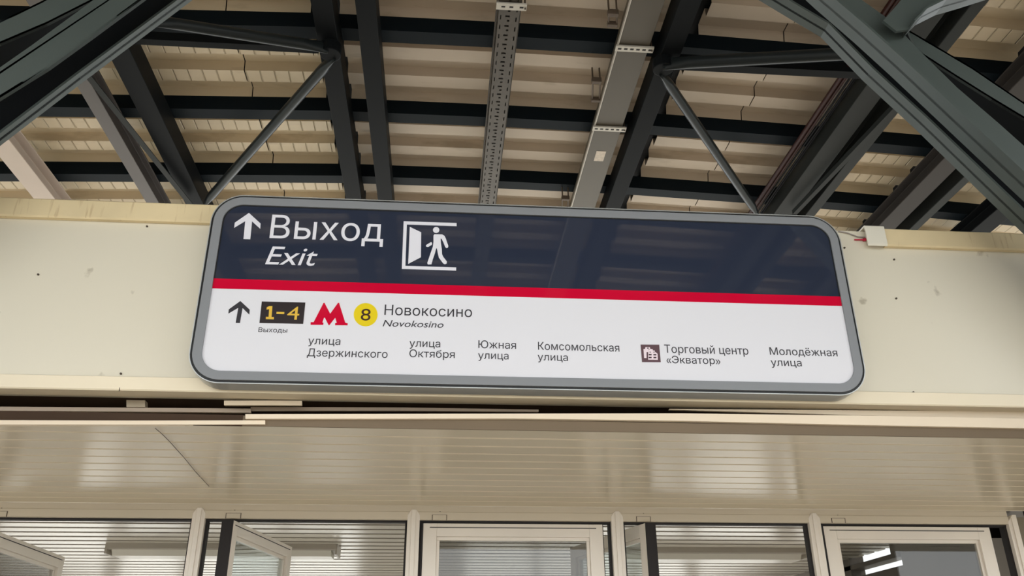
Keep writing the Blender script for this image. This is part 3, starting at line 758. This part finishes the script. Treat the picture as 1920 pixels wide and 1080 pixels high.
# yellow wood block on the wall top
p = at(1787, 430, 2.78)
t = empty('wood_block', (p.x, 2.78, 3.145), 'yellow wood block standing on the wall top right of the sign', 'wood block')
MB().hexa([(p.x-0.055, 2.77, 3.146), (p.x+0.02, 2.77, 3.146), (p.x+0.02, 2.83, 3.146), (p.x-0.055, 2.83, 3.146)],
          [(p.x-0.01, 2.77, 3.190), (p.x+0.018, 2.77, 3.192), (p.x+0.018, 2.83, 3.192), (p.x-0.01, 2.83, 3.190)]).build('block', 'wood', t, bevel=0.002)
MB().box(p.x+0.022, p.x+0.07, 2.79, 2.83, 3.146, 3.165).build('clamp_foot', 'clamp', t)

# ------------------------------------------------------------------ the exit sign
SY = 2.600                     # front of the sign
SX0, SX1, SZ0, SZ1 = -0.801, 1.414, 2.462, 3.144
sign = empty('exit_sign', ((SX0+SX1)/2, SY+0.05, SZ0), 'large rounded exit direction sign, navy above white, on the cream wall', 'sign')
def rrect(x0, x1, z0, z1, r, n=14):
    P = []
    for cx, cz, a0 in ((x1-r, z0+r, -90), (x1-r, z1-r, 0), (x0+r, z1-r, 90), (x0+r, z0+r, 180)):
        for k in range(n+1):
            th = math.radians(a0+90*k/n); P.append((cx+r*math.cos(th), cz+r*math.sin(th)))
    return P
def inset(d, r0=0.105): return rrect(SX0+d, SX1-d, SZ0+d, SZ1-d, r0-d)
MB().ring(inset(0), inset(0.003), SY+0.004, SY+0.070).build('cabinet_rim', 'alu', sign)
MB().ring(inset(0.003), inset(0.0105), SY+0.008, SY+0.060).build('outer_gasket', 'blackline', sign)
MB().ring(inset(0.0105), inset(0.040), SY, SY+0.03).build('bezel', 'bezel', sign, bevel=0.001)
MB().yprism(inset(0.006), SY+0.050, SY+0.072).build('back_panel', 'alu', sign)
for x in (SX0+0.35, SX1-0.35):
    MB().box(x-0.03, x+0.03, SY+0.072, WY, 2.70, 2.95).build('wall_mount', 'galv', sign)
# face: three bands cut from the rounded inner outline
FY = SY+0.006
zr1, zr0 = 2.8235, 2.787       # red stripe
inner = inset(0.040)
def band(z0, z1):
    P = inner; out = []
    def clip(P, zc, keep_above):
        R = []
        for (xa, za), (xb, zb) in zip(P, P[1:]+P[:1]):
            ia = (za >= zc) == keep_above; ib = (zb >= zc) == keep_above
            if ia: R.append((xa, za))
            if ia != ib:
                t = (zc-za)/(zb-za); R.append((xa+(xb-xa)*t, zc))
        return R
    if z0 is not None: P = clip(P, z0, True)
    if z1 is not None: P = clip(P, z1, False)
    return P
face = MB().yprism(band(zr1, None), FY, FY+0.004).build('header_panel', 'navy', sign)
MB().yprism(band(zr0, zr1), FY, FY+0.004).build('red_stripe', 'red', sign)
lower = MB().yprism(band(None, zr0), FY, FY+0.004).build('lower_panel', 'white', sign)
# thin dark joint inside the bezel around the navy part
def arc_joint():
    o = [p for p in inset(0.040)]; i = [p for p in inset(0.0435)]
    b = MB()
    n = len(o)
    for k in range(n):
        j = (k+1) % n
        if min(o[k][1], o[j][1]) < zr1-0.05: 
            if not (abs(o[k][0]-o[j][0]) < 1e-6 and max(o[k][1], o[j][1]) > zr1): continue
        q = [o[k], o[j], i[j], i[k]]
        q = [(x, max(z, zr1)) for x, z in q]
        b.hexa([(x, FY-0.0012, z) for x, z in q], [(x, FY+0.001, z) for x, z in q])
    return b
arc_joint().build('inner_gasket', 'blackline', sign)

LY = FY-0.0008                 # face of the lettering
def plane_pt(x, y): p = at(x, y, LY); return (p.x, p.z)
def poly(name, pts, m, parent, px=True, lift=0.0):
    P = [plane_pt(*q) for q in pts] if px else pts
    a = sum(x0*z1-x1*z0 for (x0, z0), (x1, z1) in zip(P, P[1:]+P[:1]))
    if a < 0: P = P[::-1]
    # ear-clip through bmesh triangulation so that concave outlines fill well
    b = MB().yprism(P, LY-lift, FY)
    o = b.build(name, m, parent)
    return o
REF = {}
def text_outline(s, shear=0.0, weight=0.0):
    c = bpy.data.curves.new('lettering', 'FONT'); c.body = s; c.shear = shear; c.offset = weight; c.resolution_u = 6; c.fill_mode = 'NONE'
    o = bpy.data.objects.new('lettering', c); COL.objects.link(o)
    bpy.context.view_layer.update()
    me = bpy.data.meshes.new_from_object(o.evaluated_get(bpy.context.evaluated_depsgraph_get()))
    bpy.data.objects.remove(o); bpy.data.curves.remove(c)
    nxt = {}
    for e in me.edges: nxt.setdefault(e.vertices[0], []).append(e.vertices[1]); nxt.setdefault(e.vertices[1], []).append(e.vertices[0])
    co = [(v.co.x, v.co.y) for v in me.vertices]; seen = set(); loops = []
    for v in range(len(co)):
        if v in seen or v not in nxt: continue
        lp = [v]; seen.add(v)
        # follow the stored edge direction so that outlines and counters keep their sense
        cur = v
        while True:
            n = [w for w in nxt[cur] if w not in seen]
            if not n: break
            cur = n[0] if len(lp) > 1 or len(n) == 1 else (v+1 if v+1 in n else n[0])
            lp.append(cur); seen.add(cur)
        if len(lp) > 2: loops.append([co[k] for k in lp])
    bpy.data.meshes.remove(me)
    return loops
def text_mesh(s, shear=0.0, weight=0.0):
    loops = text_outline(s, shear, weight)
    V = []; E = []
    for lp in loops:
        n = len(V); V += [Vector(p) for p in lp]; E += [(n+i, n+(i+1) % len(lp)) for i in range(len(lp))]
    vo, eo, fo, *_ = delaunay_2d_cdt(V, E, [], 0, 1e-6)
    def winding(x, y):
        w = 0
        for lp in loops:
            for (x0, y0), (x1, y1) in zip(lp, lp[1:]+lp[:1]):
                if (y0 <= y) != (y1 <= y):
                    xc = x0+(y-y0)*(x1-x0)/(y1-y0)
                    if xc > x: w += 1 if y1 > y0 else -1
        return w
    F = []
    for f in fo:
        x = sum(vo[k].x for k in f)/len(f); y = sum(vo[k].y for k in f)/len(f)
        if winding(x, y) != 0: F.append(tuple(f))
    return [(p.x, p.y) for p in vo], F
def cap_h(ch, weight=0.0):
    if (ch, weight) not in REF:
        ys = [y for lp in text_outline(ch, 0, weight) for _x, y in lp]; REF[(ch, weight)] = max(ys)-max(0.0, min(ys))
    return REF[(ch, weight)]
def text(s, xl, base, xr, top, m, parent, ref='Н', shear=0.0, weight=0.0, name='lettering', lift=0.0):
    """fit a line of lettering: left end and baseline, right end, cap (or x-) height line, all as seen on the panel"""
    co, F = text_mesh(s, shear, weight)
    xs = [x for x, y in co]; x0, x1 = min(xs), max(xs)
    A = at(xl, base, LY); Bx = at(xr, base+(xr-xl)*0.02, LY).x; T = at(xl, top, LY).z
    sx = (Bx-A.x)/(x1-x0); sz = (T-A.z)/cap_h(ref, weight)
    b = MB(); n = len(co)
    V = [(A.x+(x-x0)*sx, LY-lift, A.z+y*sz) for x, y in co]
    ec = {}
    for f in F:
        for a, c in zip(f, f[1:]+f[:1]): ec[(a, c)] = 1
    b.v = V+[(x, FY, z) for x, y, z in V]; b.f = list(F)
    for (a, c) in list(ec):
        if (c, a) not in ec: b.f.append((a, c, c+n, a+n))
    o = b.build(name, m, parent); return o
# --- header line
def arrow(pts, m, parent, label=None):
    o = poly('arrow', pts, m, parent)
    if label: o['label'] = label
    return o
arrow([(466.8, 399.2), (488.5, 419), (488, 429), (472.6, 415), (469.2, 448.5), (456.5, 448), (459.8, 414.5), (439, 427), (440.2, 417.5)][:], 'paint_white', face, 'white up arrow')
text('Выход', 505.1, 446.2, 718.2, 402.2, 'paint_white', face, 'Н', 0, 0.006)
text('Exit', 497, 495.2, 593.5, 461.6, 'paint_white', face, 'H', 0.24, 0.006)
pic = empty('pictogram', (0, 0, 0)); pic.parent = face
def pz(pts): return [(740+x/9.0, 400+y/9.0) for x, y in pts]
poly('doorway_outline', pz([(152, 133), (1045, 163), (1045, 216), (206, 188), (180, 885), (1038, 913), (1036, 966), (120, 937)]), 'paint_white', face)
poly('door_symbol', pz([(255, 228), (448, 320), (442, 740), (228, 852)]), 'paint_white', face)
bpy.data.objects.remove(pic)
head = [(700+54*math.cos(k*math.pi/16), 280+50*math.sin(k*math.pi/16)) for k in range(32)]
poly('figure_head', pz(head), 'paint_white', face)
poly('figure_body', pz([(672, 352), (800, 355), (840, 378), (862, 420), (880, 480), (906, 550), (898, 578), (870, 586), (852, 565), (822, 490), (792, 428), (776, 424), (780, 500), (795, 600), (800, 690),
                        (820, 735), (880, 812), (878, 845), (848, 860), (820, 845), (745, 745), (730, 680), (712, 590), (700, 590), (680, 670), (645, 770), (620, 860), (560, 862), (550, 838), (600, 690), (645, 560), (655, 480), (655, 375)]), 'paint_white', face)
poly('figure_arm', pz([(615, 484), (632, 500), (628, 530), (565, 566), (535, 562), (527, 545), (540, 528)]), 'paint_white', face)
# --- lower panel
arrow([(450.7, 564.3), (468, 580.5), (467.5, 590), (454.8, 577.5), (449.8, 605.6), (441.8, 605.3), (446.8, 577), (428, 588), (429, 580)], 'ink', lower, 'dark up arrow')
pl = poly('number_plate', [(490.8, 565.2), (572.6, 567.2), (568.4, 607.2), (486.4, 605.6)], 'box_dark', lower)
pl['label'] = 'dark number plate'
poly('numeral', [(505.2, 574.0), (510.8, 574.1), (509.2, 594.4), (513.8, 594.5), (513.4, 598.9), (498.4, 598.4), (498.8, 594.0), (503.6, 594.2), (504.7, 579.6), (499.8, 580.6), (500.2, 576.2)], 'amber', pl, True, 0.0006)
poly('dash', [(518.6, 584.8), (533.2, 585.2), (532.9, 589.0), (518.3, 588.6)], 'amber', pl, True, 0.0006)
text('4', 537.6, 599.0, 560, 574.6, 'amber', pl, '4', 0, 0.018, 'numeral', 0.0006)
text('Выходы', 484.2, 622.2, 538.2, 613.7, 'ink', lower)
def mz(pts): return [(570+x/12.8, 555+y/12.8) for x, y in pts]
o = poly('metro_letter', mz([(160, 628), (232, 626), (468, 165), (490, 160), (628, 425), (815, 165), (840, 160), (990, 640), (1050, 655), (1046, 703), (745, 700), (747, 652), (785, 640), (748, 520), (610, 698), (590, 698), (500, 520), (480, 520), (440, 635), (468, 640), (462, 692), (156, 690)]), 'red', lower)
o['label'] = 'red metro letter M'
disc = [(685.6+22.4*math.cos(k*math.pi/24), 590+21.8*math.sin(k*math.pi/24)) for k in range(48)]
dc = poly('line_disc', disc, 'yellow', lower); dc['label'] = 'yellow line number disc'
text('8', 676, 600.6, 694.2, 578.8, 'brown_ink', dc, '8', 0, 0.02, 'numeral', 0.0006)
text('Новокосино', 720.6, 590.2, 885, 571, 'ink', lower, 'Н', 0.0, 0.008)
text('Novokosino', 717.4, 611.7, 831.5, 599.8, 'ink', lower, 'H', 0.24, 0.006)
for s, xl, ba, xr, tp, rf in (
        ('улица', 577.4, 645.2, 637.8, 634.8, 'и'), ('Дзержинского', 575.4, 667.7, 726.4, 653, 'Н'),
        ('улица', 767.4, 649.8, 825.4, 639.5, 'и'), ('Октября', 767.3, 669.4, 852.4, 655, 'Н'),
        ('Южная', 897, 652.4, 967.6, 638, 'Н'), ('улица', 896.4, 672.5, 953.6, 662.3, 'и'),
        ('Комсомольская', 1009, 655.6, 1161.6, 641, 'Н'), ('улица', 1008.3, 675.4, 1065, 665.4, 'и'),
        ('Торговый центр', 1246.4, 661.2, 1403.8, 646, 'Н'), ('«Экватор»', 1250, 680.6, 1351.2, 666.8, 'Н'),
        ('Молодёжная', 1444.2, 665, 1570.8, 651, 'Н'), ('улица', 1446.2, 685.6, 1503.8, 675.6, 'и')):
    text(s, xl, ba, xr, tp, 'ink', lower, rf, 0.0, 0.010)
def iz(pts): return [(1190+x/18.0, 630+y/18.0) for x, y in pts]
ic = poly('shop_icon', iz([(200, 288), (828, 292), (882, 882), (250, 878)]), 'plum', lower); ic['label'] = 'plum square with a pale shopping bag and building'
poly('bag_symbol', iz([(296, 440), (350, 436), (365, 375), (510, 378), (525, 436), (470, 440), (470, 540), (398, 545), (400, 745), (318, 745)]), 'pink', ic, True, 0.0006)
poly('building_symbol', iz([(455, 545), (480, 470), (520, 440), (605, 445), (612, 490), (670, 490), (690, 545), (735, 570), (770, 600), (780, 805), (455, 800)]), 'pink', ic, True, 0.0006)
for (x, y) in ((470, 610), (630, 612), (470, 705), (632, 706), (500, 535), (625, 535)):
    h = 48 if y > 600 else 22; w = 100 if y > 600 else 50
    poly('building_window', iz([(x, y), (x+w, y), (x+w, y+h), (x, y+h)]), 'plum_dark', ic, True, 0.0010)
poly('bag_handle', iz([(415, 395), (470, 395), (470, 430), (415, 430)]), 'plum_dark', ic, True, 0.0010)
